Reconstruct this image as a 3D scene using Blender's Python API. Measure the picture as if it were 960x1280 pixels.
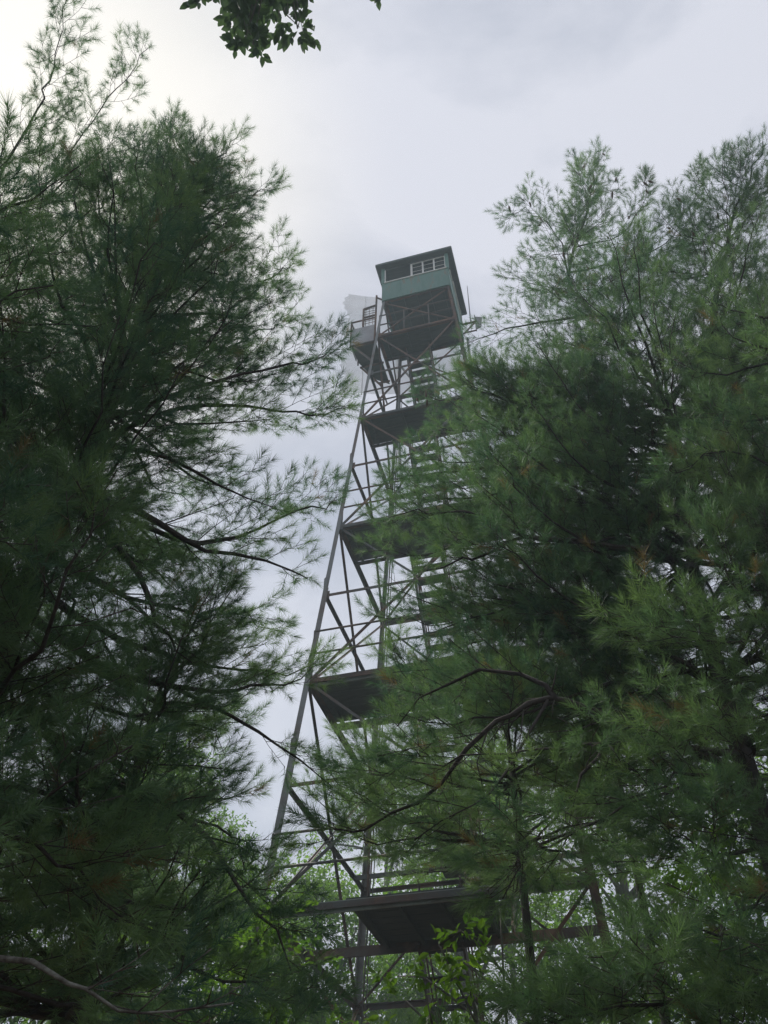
import bpy, bmesh, math, random
import numpy as np
from mathutils import Vector, Matrix
R = math.radians
for o in list(bpy.data.objects): bpy.data.objects.remove(o)
scene = bpy.context.scene
C = scene.collection

# ---------------------------------------------------------------- camera
cam_d = bpy.data.cameras.new('camera'); cam = bpy.data.objects.new('camera', cam_d); C.objects.link(cam)
cam.location = (0, 0, 1.6)
cam.rotation_mode = 'XYZ'
pitch, roll = 0.798, -0.00985
cam.matrix_world = Matrix.Translation((0, 0, 1.6)) @ Matrix.Rotation(R(90) + pitch, 4, 'X') @ Matrix.Rotation(-roll, 4, 'Z')
cam_d.sensor_fit = 'VERTICAL'; cam_d.sensor_height = 24.0
cam_d.lens = 24.0 * 1040 / 1280
cam_d.clip_start = 0.05; cam_d.clip_end = 2000
scene.camera = cam

# ---------------------------------------------------------------- sky, sun, exposure
SUN_EL, SUN_AZ = R(58), R(-47)          # azimuth from +Y, towards the left
world = bpy.data.worlds.new('World'); scene.world = world; world.use_nodes = True
nt = world.node_tree; nt.nodes.clear()
N = lambda t, **k: (lambda n: ([setattr(n, a, b) for a, b in k.items()], n)[1])(nt.nodes.new(t))
out = N('ShaderNodeOutputWorld'); bg = N('ShaderNodeBackground'); bg.inputs[1].default_value = 0.1
sky = N('ShaderNodeTexSky', sky_type='NISHITA', sun_disc=False)
sky.sun_elevation = SUN_EL; sky.sun_rotation = SUN_AZ
tc = N('ShaderNodeTexCoord')
mp = N('ShaderNodeMapping'); mp.inputs['Scale'].default_value = (1.5, 1.5, 2.2); mp.inputs['Location'].default_value = (3.3, 0.4, 1.7)
n1 = N('ShaderNodeTexNoise'); n1.inputs['Scale'].default_value = 1.7; n1.inputs['Detail'].default_value = 7; n1.inputs['Roughness'].default_value = 0.55; n1.inputs['Distortion'].default_value = 0.35
cr = N('ShaderNodeValToRGB')
cr.color_ramp.elements[0].position = 0.40; cr.color_ramp.elements[0].color = (4.2, 4.45, 5.25, 1)
cr.color_ramp.elements[1].position = 0.60; cr.color_ramp.elements[1].color = (6.6, 6.65, 7.3, 1)
# bright patch of thin cloud around the hidden sun
dt = N('ShaderNodeVectorMath', operation='DOT_PRODUCT')
sdir = Vector((math.sin(SUN_AZ) * math.cos(SUN_EL), math.cos(SUN_AZ) * math.cos(SUN_EL), math.sin(SUN_EL)))
dt.inputs[1].default_value = sdir
mr = N('ShaderNodeMapRange'); mr.inputs[1].default_value = 0.90; mr.inputs[2].default_value = 1.0; mr.inputs[3].default_value = 0; mr.inputs[4].default_value = 1; mr.interpolation_type = 'SMOOTHSTEP'
pw = N('ShaderNodeMath', operation='POWER'); pw.inputs[1].default_value = 1.6
glow = N('ShaderNodeMix', data_type='RGBA'); glow.inputs[7].default_value = (9.4, 9.0, 8.2, 1)
mx = N('ShaderNodeMix', data_type='RGBA'); mx.inputs[0].default_value = 0.9
L = nt.links.new
L(tc.outputs['Generated'], mp.inputs[0]); L(mp.outputs[0], n1.inputs['Vector']); L(n1.outputs[0], cr.inputs[0])
L(tc.outputs['Generated'], dt.inputs[0]); L(dt.outputs['Value'], mr.inputs[0]); L(mr.outputs[0], pw.inputs[0]); L(pw.outputs[0], glow.inputs[0])
L(cr.outputs[0], glow.inputs[6]); L(glow.outputs[2], mx.inputs[7]); L(sky.outputs[0], mx.inputs[6]); L(mx.outputs[2], bg.inputs[0]); L(bg.outputs[0], out.inputs[0])
sd = bpy.data.lights.new('sun', 'SUN'); sd.energy = 3.4; sd.angle = R(12); sd.color = (1, 0.96, 0.9)
sun = bpy.data.objects.new('sun', sd); C.objects.link(sun); sun.location = (-20, 20, 40)
sun.rotation_mode = 'QUATERNION'; sun.rotation_quaternion = sdir.to_track_quat('Z', 'Y')
scene.view_settings.view_transform = 'Standard'; scene.view_settings.look = 'None'
scene.view_settings.exposure = 0.24; scene.view_settings.gamma = 1; scene.view_settings.use_curve_mapping = False
scene.cycles.max_bounces = 8; scene.cycles.diffuse_bounces = 4; scene.cycles.transmission_bounces = 5; scene.cycles.transparent_max_bounces = 8; scene.cycles.volume_bounces = 0
scene.cycles.use_denoising = True; scene.cycles.denoising_prefilter = 'NONE'

# ---------------------------------------------------------------- materials
def mat(name, col, rough=0.7, metal=0.0, col2=None, scale=4.0, lo=0.4, hi=0.6, bump=0.0, bscale=30, third=None, aniso=None):
    m = bpy.data.materials.new(name); m.use_nodes = True; t = m.node_tree; b = t.nodes['Principled BSDF']
    b.inputs['Roughness'].default_value = rough; b.inputs['Metallic'].default_value = metal
    b.inputs['Base Color'].default_value = (*col, 1)
    co = t.nodes.new('ShaderNodeTexCoord')
    vec = co.outputs['Object']
    if aniso:
        mm = t.nodes.new('ShaderNodeMapping'); mm.inputs['Scale'].default_value = aniso
        t.links.new(vec, mm.inputs[0]); vec = mm.outputs[0]
    if col2:
        n = t.nodes.new('ShaderNodeTexNoise'); n.inputs['Scale'].default_value = scale; n.inputs['Detail'].default_value = 6; n.inputs['Roughness'].default_value = 0.65
        r = t.nodes.new('ShaderNodeValToRGB'); r.color_ramp.elements[0].position = lo; r.color_ramp.elements[1].position = hi
        r.color_ramp.elements[0].color = (*col, 1); r.color_ramp.elements[1].color = (*col2, 1)
        if third:
            e = r.color_ramp.elements.new(min(0.95, hi + 0.12)); e.color = (*third, 1)
        t.links.new(vec, n.inputs['Vector']); t.links.new(n.outputs[0], r.inputs[0]); t.links.new(r.outputs[0], b.inputs['Base Color'])
    if bump:
        n = t.nodes.new('ShaderNodeTexNoise'); n.inputs['Scale'].default_value = bscale; n.inputs['Detail'].default_value = 4
        u = t.nodes.new('ShaderNodeBump'); u.inputs['Strength'].default_value = bump; u.inputs['Distance'].default_value = 0.02
        t.links.new(vec, n.inputs['Vector']); t.links.new(n.outputs[0], u.inputs['Height']); t.links.new(u.outputs[0], b.inputs['Normal'])
    return m

M = {}
M['steel'] = mat('weathered_steel', (0.07, 0.075, 0.072), 0.65, 0.1, (0.075, 0.045, 0.033), 0.9, 0.40, 0.56, 0.2, 40, (0.20, 0.11, 0.07))
M['legsteel'] = mat('galvanised_leg', (0.15, 0.16, 0.158), 0.55, 0.2, (0.10, 0.07, 0.055), 0.45, 0.48, 0.6, 0.2, 40, (0.3, 0.14, 0.06))
M['rust'] = mat('rusty_steel', (0.050, 0.032, 0.027), 0.8, 0.0, (0.15, 0.075, 0.045), 1.6, 0.4, 0.65, 0.25, 40)
M['deck'] = mat('dark_plank_deck', (0.035, 0.045, 0.04), 0.85, 0, (0.065, 0.07, 0.06), 3, 0.35, 0.7, 0.3, 20, aniso=(1, 6, 1))
M['edge'] = mat('painted_channel', (0.20, 0.23, 0.215), 0.55, 0.1, (0.13, 0.10, 0.08), 1.2, 0.5, 0.66, 0.1)
M['green'] = mat('faded_green_paint', (0.07, 0.17, 0.135), 0.6, 0, (0.10, 0.20, 0.165), 2.6, 0.36, 0.58, 0.1, 12, (0.16, 0.13, 0.09), (2.2, 2.2, 0.5))
M['darkgreen'] = mat('dark_green_trim', (0.045, 0.075, 0.065), 0.7, 0, (0.07, 0.09, 0.08), 3)
M['soffit'] = mat('cabin_boards', (0.06, 0.075, 0.075), 0.8, 0, (0.045, 0.055, 0.055), 2, aniso=(1, 8, 1))
M['white'] = mat('white_window_paint', (0.74, 0.75, 0.72), 0.5, 0, (0.55, 0.54, 0.5), 5, 0.5, 0.75)
M['panelgrey'] = mat('grey_sheet_panel', (0.30, 0.31, 0.33), 0.6, 0.1, (0.22, 0.21, 0.21), 2, 0.4, 0.7)
M['grid'] = mat('pale_grid_rods', (0.78, 0.80, 0.82), 0.5, 0.0, (0.66, 0.67, 0.68), 2)
M['roof'] = mat('roof_felt', (0.10, 0.10, 0.10), 0.9, 0, (0.14, 0.13, 0.12), 3)
M['concrete'] = mat('concrete', (0.30, 0.29, 0.27), 0.9, 0, (0.22, 0.21, 0.19), 3, 0.4, 0.65, 0.4, 25)
M['bark'] = mat('pine_bark', (0.028, 0.023, 0.020), 0.95, 0, (0.066, 0.056, 0.048), 7, 0.35, 0.7, 0.8, 22, aniso=(1, 1, 0.35))
M['lichenbark'] = mat('lichen_bark', (0.05, 0.042, 0.035), 0.95, 0, (0.17, 0.17, 0.145), 9, 0.42, 0.6, 0.7, 22)
M['twig'] = mat('pine_twig', (0.055, 0.042, 0.032), 0.9, 0, (0.09, 0.07, 0.05), 9)
M['greybark'] = mat('grey_bark', (0.10, 0.095, 0.085), 0.9, 0, (0.17, 0.16, 0.14), 6, 0.4, 0.65, 0.6, 18)
M['cone'] = mat('cone_scales', (0.075, 0.05, 0.032), 0.9, 0, (0.12, 0.08, 0.05), 60)
M['ground'] = mat('forest_floor', (0.055, 0.04, 0.025), 1, 0, (0.10, 0.07, 0.04), 2.5, 0.35, 0.65, 0.6, 14, (0.05, 0.07, 0.025))

g = bpy.data.materials.new('window_glass'); g.use_nodes = True; b = g.node_tree.nodes['Principled BSDF']
b.inputs['Transmission Weight'].default_value = 1; b.inputs['Roughness'].default_value = 0.02; b.inputs['IOR'].default_value = 1.05
b.inputs['Base Color'].default_value = (0.8, 0.85, 0.85, 1)
M['glass'] = g

def leafmat(name, c1, c2, trans, tcol, rough=0.5, spec=0.25):
    m = bpy.data.materials.new(name); m.use_nodes = True; t = m.node_tree; t.nodes.clear()
    o = t.nodes.new('ShaderNodeOutputMaterial'); p = t.nodes.new('ShaderNodeBsdfPrincipled'); tr = t.nodes.new('ShaderNodeBsdfTranslucent'); mixs = t.nodes.new('ShaderNodeMixShader')
    at = t.nodes.new('ShaderNodeAttribute'); at.attribute_name = 'tint'
    mc = t.nodes.new('ShaderNodeMix'); mc.data_type = 'RGBA'; mc.inputs[6].default_value = (*c1, 1); mc.inputs[7].default_value = (*c2, 1)
    mt = t.nodes.new('ShaderNodeMix'); mt.data_type = 'RGBA'; mt.blend_type = 'MULTIPLY'; mt.inputs[0].default_value = 1; mt.inputs[7].default_value = (*tcol, 1)
    p.inputs['Roughness'].default_value = rough; p.inputs['Specular IOR Level'].default_value = spec
    mixs.inputs[0].default_value = trans
    l = t.links.new
    gt = t.nodes.new('ShaderNodeMath'); gt.operation = 'GREATER_THAN'; gt.inputs[1].default_value = 1.5
    dead = t.nodes.new('ShaderNodeMix'); dead.data_type = 'RGBA'; dead.inputs[7].default_value = (0.17, 0.115, 0.06, 1)
    mc.clamp_factor = True; l(at.outputs['Fac'], gt.inputs[0]); l(gt.outputs[0], dead.inputs[0]); l(mc.outputs[2], dead.inputs[6])
    l(at.outputs['Fac'], mc.inputs[0]); l(dead.outputs[2], p.inputs['Base Color']); l(dead.outputs[2], mt.inputs[6]); l(mt.outputs[2], tr.inputs[0])
    l(p.outputs[0], mixs.inputs[1]); l(tr.outputs[0], mixs.inputs[2]); l(mixs.outputs[0], o.inputs[0])
    return m
M['needle'] = leafmat('pine_needles', (0.058, 0.112, 0.084), (0.180, 0.25, 0.110), 0.5, (1.25, 1.5, 0.9))
M['leaf'] = leafmat('broad_leaves', (0.07, 0.14, 0.04), (0.17, 0.27, 0.055), 0.5, (1.5, 1.7, 0.6))
M['leafdark'] = leafmat('dull_broad_leaves', (0.065, 0.10, 0.07), (0.09, 0.135, 0.08), 0.35, (1.2, 1.4, 0.7))  # darker, greyer green than the other broad leaves

# ---------------------------------------------------------------- mesh helpers
class MB:
    def __init__(s): s.v = []; s.f = []
    def add(s, vs, fs):
        n = len(s.v); s.v += [tuple(v) for v in vs]; s.f += [tuple(i + n for i in f) for f in fs]
    def box(s, lo, hi):
        x0, y0, z0 = lo; x1, y1, z1 = hi
        s.add([(x0,y0,z0),(x1,y0,z0),(x1,y1,z0),(x0,y1,z0),(x0,y0,z1),(x1,y0,z1),(x1,y1,z1),(x0,y1,z1)],
              [(0,3,2,1),(4,5,6,7),(0,1,5,4),(1,2,6,5),(2,3,7,6),(3,0,4,7)])
    def prism(s, p, q, prof, side):
        """extrude a closed 2D profile from p to q; side = preferred local x"""
        p, q = Vector(p), Vector(q); d = (q - p).normalized(); u = Vector(side); u = (u - d * u.dot(d)); u = (u if u.length > 0.05 else Vector((1, 0, 0)) - d * d.x).normalized(); w = d.cross(u)
        n = len(prof); vs = [p + u * a + w * b for a, b in prof] + [q + u * a + w * b for a, b in prof]
        fs = [(i, (i + 1) % n, n + (i + 1) % n, n + i) for i in range(n)] + [tuple(range(n - 1, -1, -1)), tuple(range(n, 2 * n))]
        s.add(vs, fs)
    def bar(s, p, q, a, b=None, side=(0, 0, 1)):
        b = b or a; a /= 2; b /= 2
        s.prism(p, q, [(-a, -b), (a, -b), (a, b), (-a, b)], side)
    def angle(s, p, q, w, th, side):
        s.prism(p, q, [(0, 0), (w, 0), (w, th), (th, th), (th, w), (0, w)], side)
    def tube(s, pts, rad, n=6):
        pts = [Vector(p) for p in pts]; m = len(pts); base = len(s.v)
        d0 = (pts[1] - pts[0]).normalized(); u = d0.orthogonal().normalized()
        for i, p in enumerate(pts):
            d = (pts[min(i + 1, m - 1)] - pts[max(i - 1, 0)]).normalized()
            u = (u - d * u.dot(d)).normalized(); w = d.cross(u); r = rad[i] if hasattr(rad, '__len__') else rad
            for k in range(n):
                a = 2 * math.pi * k / n; s.v.append(tuple(p + (u * math.cos(a) + w * math.sin(a)) * r))
        for i in range(m - 1):
            for k in range(n):
                k2 = (k + 1) % n; s.f.append((base + i*n + k, base + i*n + k2, base + (i+1)*n + k2, base + (i+1)*n + k))
        s.f.append(tuple(base + k for k in range(n - 1, -1, -1))); s.f.append(tuple(base + (m-1)*n + k for k in range(n)))
    def build(s, name, m, parent=None, smooth=False):
        me = bpy.data.meshes.new(name); me.from_pydata(s.v, [], s.f); me.update()
        if smooth: me.polygons.foreach_set('use_smooth', [True] * len(me.polygons))
        me.materials.append(m); o = bpy.data.objects.new(name, me); C.objects.link(o)
        if parent: o.parent = parent
        return o

def tag(o, label=None, cat=None, group=None, kind=None):
    if label: o['label'] = label
    if cat: o['category'] = cat
    if group: o['group'] = group
    if kind: o['kind'] = kind
    return o
def empty(name, loc, rz=0):
    o = bpy.data.objects.new(name, None); C.objects.link(o); o.location = loc; o.rotation_euler = (0, 0, rz); o.empty_display_size = 0.3
    return o

# ---------------------------------------------------------------- ground
def ground():
    n = 90; rnd = random.Random(3); S = 700
    def co(i): t = (i / n) * 2 - 1; return S * (abs(t) ** 2.6) * (1 if t > 0 else -1)
    def h(x, y):
        d = math.hypot(x, y); return -0.06 + 0.05 * math.sin(x * 0.9) * math.cos(y * 0.7) - (0 if d < 30 else (d - 30) * 0.05) + (0 if d < 30 else 2.0 * math.sin(x * 0.02 + 1) * math.sin(y * 0.017))
    vs = [(co(i), co(j), h(co(i), co(j))) for j in range(n + 1) for i in range(n + 1)]
    fs = [(j*(n+1)+i, j*(n+1)+i+1, (j+1)*(n+1)+i+1, (j+1)*(n+1)+i) for j in range(n) for i in range(n)]
    m = MB(); m.add(vs, fs); tag(m.build('ground', M['ground'], smooth=True), kind='structure')
ground()

# ---------------------------------------------------------------- fire tower
TX, TY, TR = 1.216, 14.257, -0.2781
ZF = 24.96
def hw(z): return 1.07 + 0.0723 * (ZF - z)
LV = [6.17, 10.28, 14.46, 18.62, 22.82]; MV = [4.1, 8.19, 12.41, 16.61, 20.74]; L0 = 2.03
tw = empty('fire_tower', (TX, TY, 0), TR)
tag(tw, 'tall steel lattice fire lookout tower with a green cabin on top', 'lookout tower')
CS = [(-1, -1), (1, -1), (1, 1), (-1, 1)]
def corner(i, z, inset=0.0):
    sx, sy = CS[i % 4]; h = hw(z) - inset; return Vector((sx * h, sy * h, z))
for i, (sx, sy) in enumerate(CS):
    zs = [0.25, 8.8, 12.6, 16.8, ZF + 0.0]
    ws = [0.125, 0.105, 0.09, 0.075]
    m = MB()
    for k in range(4):
        p, q = corner(i, zs[k]), corner(i, zs[k + 1])
        # angle iron with its heel on the outer corner, both flanges along the faces
        w, th = ws[k], 0.014
        d = (q - p).normalized()
        for ax in (Vector((-sx, 0, 0)), Vector((0, -sy, 0))):
            o2 = Vector((0, -sy, 0)) if ax.x else Vector((-sx, 0, 0))
            vs = [];
            for P in (p, q):
                vs += [P, P + ax * w, P + ax * w + o2 * th, P + o2 * th]
            m.add(vs, [(0, 1, 5, 4), (1, 2, 6, 5), (2, 3, 7, 6), (3, 0, 4, 7), (3, 2, 1, 0), (4, 5, 6, 7)])
        if k:  # splice plate with bolts
            P = corner(i, zs[k]); 
            for ax in (Vector((-sx, 0, 0)), Vector((0, -sy, 0))):
                o2 = Vector((0, sy, 0)) if ax.x else Vector((sx, 0, 0))
                a = P + ax * (w * 0.5) + o2 * 0.004
                m.bar(a - Vector((0, 0, 0.28)), a + Vector((0, 0, 0.28)), w * 0.7, 0.008, side=ax)
    m.build('leg', M['rust'] if i == 1 else M['legsteel'], tw)
    f = MB(); P = corner(i, 0.1); f.box((P.x - 0.4, P.y - 0.4, -0.3), (P.x + 0.4, P.y + 0.4, 0.246)); f.build('footing', M['concrete'], tw)
levels = [(L0, 1), (MV[0], 0)] + sum([[(a, 1), (b_, 0)] for a, b_ in zip(LV, MV[1:] + [None])], [])
levels = [(z, k) for z, k in levels if z] + [(ZF - 0.02, 1)]
for z, big in levels:
    for i in range(4):
        p, q = corner(i, z, 0.03), corner(i + 1, z, 0.03); d = (q - p).normalized()
        p += d * 0.03; q -= d * 0.03
        nrm = Vector((CS[i][0] + CS[(i+1) % 4][0], CS[i][1] + CS[(i+1) % 4][1], 0)).normalized()
        m = MB(); w = (0.085 if big else 0.06)
        m.bar(p, q, w, 0.012, side=(0, 0, 1)); m.bar(p - nrm * w * 0.5 + Vector((0, 0, w/2 + 0.004)), q - nrm * w * 0.5 + Vector((0, 0, w/2 + 0.004)), 0.010, w, side=(0, 0, 1))
        for P in (p, q):   # gusset plates
            dd = d if P is p else -d
            m.bar(P + dd * 0.02 + nrm * 0.013 - Vector((0, 0, 0.10)), P + dd * 0.02 + nrm * 0.013 + Vector((0, 0, 0.10)), 0.14, 0.008, side=d)
        m.build('strut', M['rust'] if (z > 21 or (i + int(z)) % 3 == 1) else M['steel'], tw)
bays = [(0.3, L0 + 0.0)] if False else []
bz = [0.35, LV[0], LV[1], LV[2], LV[3], LV[4], ZF - 0.05]
for k in range(len(bz) - 1):
    for i in range(4):
        nrm = Vector((CS[i][0] + CS[(i+1) % 4][0], CS[i][1] + CS[(i+1) % 4][1], 0)).normalized()
        for a, b_ in ((i, i + 1), (i + 1, i)):
            p, q = corner(a, bz[k], 0.045 if a == i else 0.075), corner(b_, bz[k + 1], 0.045 if a == i else 0.075)
            m = MB(); w = 0.048 if k < 5 else 0.038
            m.bar(p, q, w, 0.010, side=(0, 0, 1) if False else nrm.cross((q - p)))
            m.bar(p - nrm * w * 0.5, q - nrm * w * 0.5, 0.009, w, side=nrm.cross((q - p)))
            m.build('brace', M['rust'] if (k * 3 + i * 2 + a) % 5 < 2 or k > 3 else M['steel'], tw)
# hip braces: short verticals in the outer face of the lower bays
# landings: planks on channels, in the front half
def rail(pts, r=0.018, name='handrail', mm='steel', par=tw, posts=None, h=1.05):
    m = MB(); up = Vector((0, 0, 1))
    for off in (h, h * 0.52):
        m.tube([Vector(p) + up * off for p in pts], r, 6)
    for p in (posts or pts): m.tube([Vector(p), Vector(p) + up * (h + 0.02)], r, 6)
    return m.build(name, M[mm], par)
land = [(LV[0], -1.12, 0.95, -0.52), (LV[1], None, None, -0.5), (LV[2], None, None, -0.55), (LV[3], None, None, -0.5), (LV[4], None, None, -0.3)]
for z, x0, x1, y1 in land:
    h = hw(z) - 0.09
    x0 = -h if x0 is None else x0; x1 = h if x1 is None else x1
    m = MB(); y = -h; rnd = random.Random(int(z * 10))
    while y < y1 - 0.05:                      # planks run across
        w = 0.235; m.box((x0 + 0.01, y, z + 0.065), (x1 - 0.01, min(y + w, y1), z + 0.105 + rnd.uniform(0, 0.004))); y += w + 0.014
    lo = m.build('landing', M['deck'], tw)
    m = MB()
    m.bar((-h if z < 11 else x0, -h, z), (h if z < 11 else x1, -h, z), 0.16 if z < 11 else 0.11, 0.03, side=(0, 0, 1))
    m.build('edge_beam', M['edge'] if z < 12 else M['rust'], lo)
    m = MB(); hb = hw(z) - 0.05
    m.bar((-hb, y1, z - 0.01), (hb, y1, z - 0.01), 0.15 if z < 11 else 0.10, 0.03, side=(0, 0, 1))
    m.build('back_beam', M['steel'], lo)
    for t in np.linspace(x0 + 0.15, x1 - 0.15, 4):
        m = MB(); m.bar((t, -h + 0.02, z + 0.025), (t, y1 - 0.02, z + 0.025), 0.075, 0.05, side=(0, 0, 1)); m.build('joist', M['deck'], lo)
    rail([(-h, -h, z + 0.1), (h, -h, z + 0.1)], 0.022, 'handrail', 'steel', lo, posts=[(t, -h, z + 0.1) for t in np.linspace(-h, h, 4)], h=1.08)
# mid landings at the back and the stair flights
def flight(x0, x1, ya, za, yb, zb):
    fl = MB(); n = 9
    for x in (x0, x1): fl.bar((x, ya, za), (x, yb, zb), 0.20, 0.035, side=(0, 0, 1))
    o = fl.build('stair_flight', M['steel'], tw)
    m = MB()
    for i in range(n):
        t = (i + 0.5) / n; y = ya + (yb - ya) * t; z = za + (zb - za) * t + 0.05
        m.box((x0 + 0.03, y - 0.095, z), (x1 - 0.03, y + 0.095, z + 0.035))
    m.build('treads', M['deck'], o)
    for x in (x0, x1): rail([(x, ya, za), (x, yb, zb)], 0.016, 'handrail', 'rust', o, posts=[(x, ya + (yb-ya)*t, za + (zb-za)*t) for t in (0.03, 0.5, 0.97)], h=0.95)
seq = [0.15] + LV
for k in range(len(seq) - 1):
    za, zb = seq[k], seq[k + 1]; zm = MV[k] if k else (za + zb) / 2
    hb = hw(zm) - 0.12; ym = hb - 0.62; ya = -0.45 if k else -1.6; yb = -0.5
    w = min(0.70, hw(zb) * 0.58)
    flight(0.30, 0.30 + w, ya, za + 0.1, ym, zm + 0.06)
    flight(0.22 - w, 0.22, ym, zm + 0.06, yb, zb + 0.06)
    m = MB(); y = ym
    while y < hb - 0.05:
        m.box((-w + 0.15, y, zm + 0.06), (w + 0.38, min(y + 0.2, hb), zm + 0.10)); y += 0.208
    o = m.build('landing', M['deck'], tw)
    m = MB(); H = hw(zm) - 0.06; m.bar((-H, ym, zm), (H, ym, zm), 0.09, 0.03, side=(0, 0, 1)); m.build('back_beam', M['steel'], o)
    rail([(-w + 0.2, hb, zm + 0.1), (w + 0.35, hb, zm + 0.1)], 0.018, 'handrail', 'steel', o)
# steep ladder from the top landing into the cabin
m = MB()
for x in (-0.75, -0.15): m.bar((x, -0.15, LV[4] + 0.1), (x, 0.75, ZF), 0.12, 0.03, side=(0, 0, 1))
for i in range(9):
    t = (i + 0.5) / 9; m.box((-0.74, -0.15 + 0.9 * t - 0.09, LV[4] + 0.1 + 2.0 * t), (-0.16, -0.15 + 0.9 * t + 0.09, LV[4] + 0.13 + 2.0 * t))
m.build('cabin_ladder', M['deck'], tw)

# cabin
HC = 1.085; ZS = 25.98; ZR = 27.0
cb = MB(); cb.box((-HC, -HC, ZF + 0.03), (HC, HC, ZF + 0.11))
cabin = cb.build('cabin', M['soffit'], tw)
for t in np.linspace(-0.85, 0.85, 5):
    m = MB(); m.bar((t, -HC + 0.04, ZF - 0.005), (t, HC - 0.04, ZF - 0.005), 0.065, 0.045, side=(0, 0, 1)); m.build('floor_joist', M['soffit'], cabin)
for i in range(4):
    ang = i * math.pi / 2; rot = Matrix.Rotation(ang, 4, 'Z')
    def T(mb): mb.v = [tuple(rot @ Vector(v)) for v in mb.v]; return mb
    m = MB(); m.box((-HC, -HC - 0.02, ZF - 0.02), (HC - 0.03, -HC + 0.03, ZS)); 
    w = T(m).build('wall', M['green'], cabin)
    m = MB()
    for x in (-HC + 0.6, 0.0, HC - 0.6): m.box((x - 0.02, -HC - 0.028, ZF - 0.02), (x + 0.02, -HC - 0.021, ZS))
    T(m).build('batten', M['green'], w)
    m = MB(); m.box((-HC - 0.03, -HC - 0.03, ZS), (-HC + 0.075, -HC + 0.075, ZR - 0.06)); T(m).build('corner_post', M['green'], cabin)
    m = MB(); m.box((-HC + 0.075, -HC - 0.05, ZS + 0.002), (HC - 0.04, -HC + 0.05, ZS + 0.04)); T(m).build('sill', M['white'], cabin)
    m = MB(); m.box((-HC + 0.075, -HC - 0.01, ZR - 0.16), (HC - 0.04, -HC + 0.06, ZR - 0.065)); T(m).build('lintel', M['soffit'], cabin)
    # three glazed sashes on one half, an open light on the other
    xa, xb = (-0.10, HC - 0.075) if i != 2 else (-HC + 0.08, HC - 0.075)
    nn = 3 if i != 2 else 6
    for j in range(nn):
        a = xa + (xb - xa) * j / nn; b2 = xa + (xb - xa) * (j + 1) / nn
        z0, z1 = ZS + 0.042, ZR - 0.165
        fr = MB(); t = 0.024
        fr.box((a + .003, -HC - 0.015, z0), (a + t, -HC + 0.02, z1)); fr.box((b2 - t, -HC - 0.015, z0), (b2 - .003, -HC + 0.02, z1))
        fr.box((a + t, -HC - 0.015, z0), (b2 - t, -HC + 0.02, z0 + t)); fr.box((a + t, -HC - 0.015, z1 - t), (b2 - t, -HC + 0.02, z1))
        for q in (1, 2): zz = z0 + (z1 - z0) * q / 3; fr.box((a + t, -HC - 0.010, zz - 0.007), (b2 - t, -HC - 0.003, zz + 0.007))
        wi = T(fr).build('window', M['white'], cabin)
        gl = MB(); gl.box((a + t, -HC - 0.001, z0 + t), (b2 - t, -HC + 0.003, z1 - t)); T(gl).build('pane', M['glass'], wi)
    if i != 2:
        fr = MB(); z0, z1 = ZS + 0.042, ZR - 0.165
        fr.box((-HC + 0.078, -HC - 0.015, z0), (-HC + 0.108, -HC + 0.02, z1)); fr.box((xa - 0.035, -HC - 0.015, z0), (xa, -HC + 0.02, z1))
        T(fr).build('window_jamb', M['white'], cabin)
HR = 1.27
m = MB()
m.box((-HR + 0.03, -HR + 0.03, ZR - 0.055), (HR - 0.03, HR - 0.03, ZR - 0.02)); m.build('ceiling', M['soffit'], cabin)
m = MB(); 
m.add([(-HR, -HR, ZR - 0.018), (HR, -HR, ZR - 0.018), (HR, HR, ZR - 0.018), (-HR, HR, ZR - 0.018), (-HR, -HR, ZR + 0.02), (HR, -HR, ZR + 0.02), (HR, HR, ZR + 0.02), (-HR, HR, ZR + 0.02), (0, 0, ZR + 0.42)],
      [(3, 2, 1, 0), (0, 1, 5, 4), (1, 2, 6, 5), (2, 3, 7, 6), (3, 0, 4, 7), (4, 5, 8), (5, 6, 8), (6, 7, 8), (7, 4, 8)])
roof = m.build('roof', M['roof'], cabin)
m = MB()
for i in range(4):
    a = CS[i]; b2 = CS[(i + 1) % 4]; m.bar((a[0]*HR, a[1]*HR, ZR - 0.02), (b2[0]*HR, b2[1]*HR, ZR - 0.02), 0.10, 0.028)
m.build('fascia', M['darkgreen'], roof)
m = MB(); m.tube([(0, 0, ZR + 0.4), (0, 0, ZR + 0.62)], 0.05, 8); m.build('vent', M['roof'], roof)
# map stand inside the cabin
m = MB(); m.box((-0.25, -0.25, ZF + 0.95), (0.25, 0.25, ZF + 0.99)); m.box((-0.06, -0.06, ZF + 0.11), (0.06, 0.06, ZF + 0.95)); m.build('map_table', M['soffit'], cabin)

# side balcony
ZB = 22.78
bl = MB(); poly = [(-2.02, -1.08), (-1.28, -1.08), (-1.28, 0.55), (-1.66, 0.25), (-1.98, -0.45)]
n = len(poly)
bl.add([(x, y, ZB) for x, y in poly] + [(x, y, ZB + 0.05) for x, y in poly], [tuple(range(n - 1, -1, -1)), tuple(range(n, 2*n))] + [(i, (i+1) % n, n + (i+1) % n, n + i) for i in range(n)])
balc = bl.build('balcony', M['deck'], tw)
m = MB(); m.box((-2.03, -1.125, ZB - 0.02), (-1.27, -1.1, 23.62)); m.build('sheet_panel', M['panelgrey'], balc)
m = MB(); m.box((-2.055, -1.12, ZB + 0.051), (-2.03, -0.5, 23.3)); m.build('side_panel', M['panelgrey'], balc)
m = MB()
for p in ((-2.04, -1.12), (-2.0, -0.45), (-1.68, 0.25)): m.tube([(p[0], p[1], ZB - 0.1), (p[0], p[1], 24.05)], 0.025, 6)
m.tube([(-2.04, -1.13, 24.0), (-1.30, -1.13, 24.0)], 0.028, 6)
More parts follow.
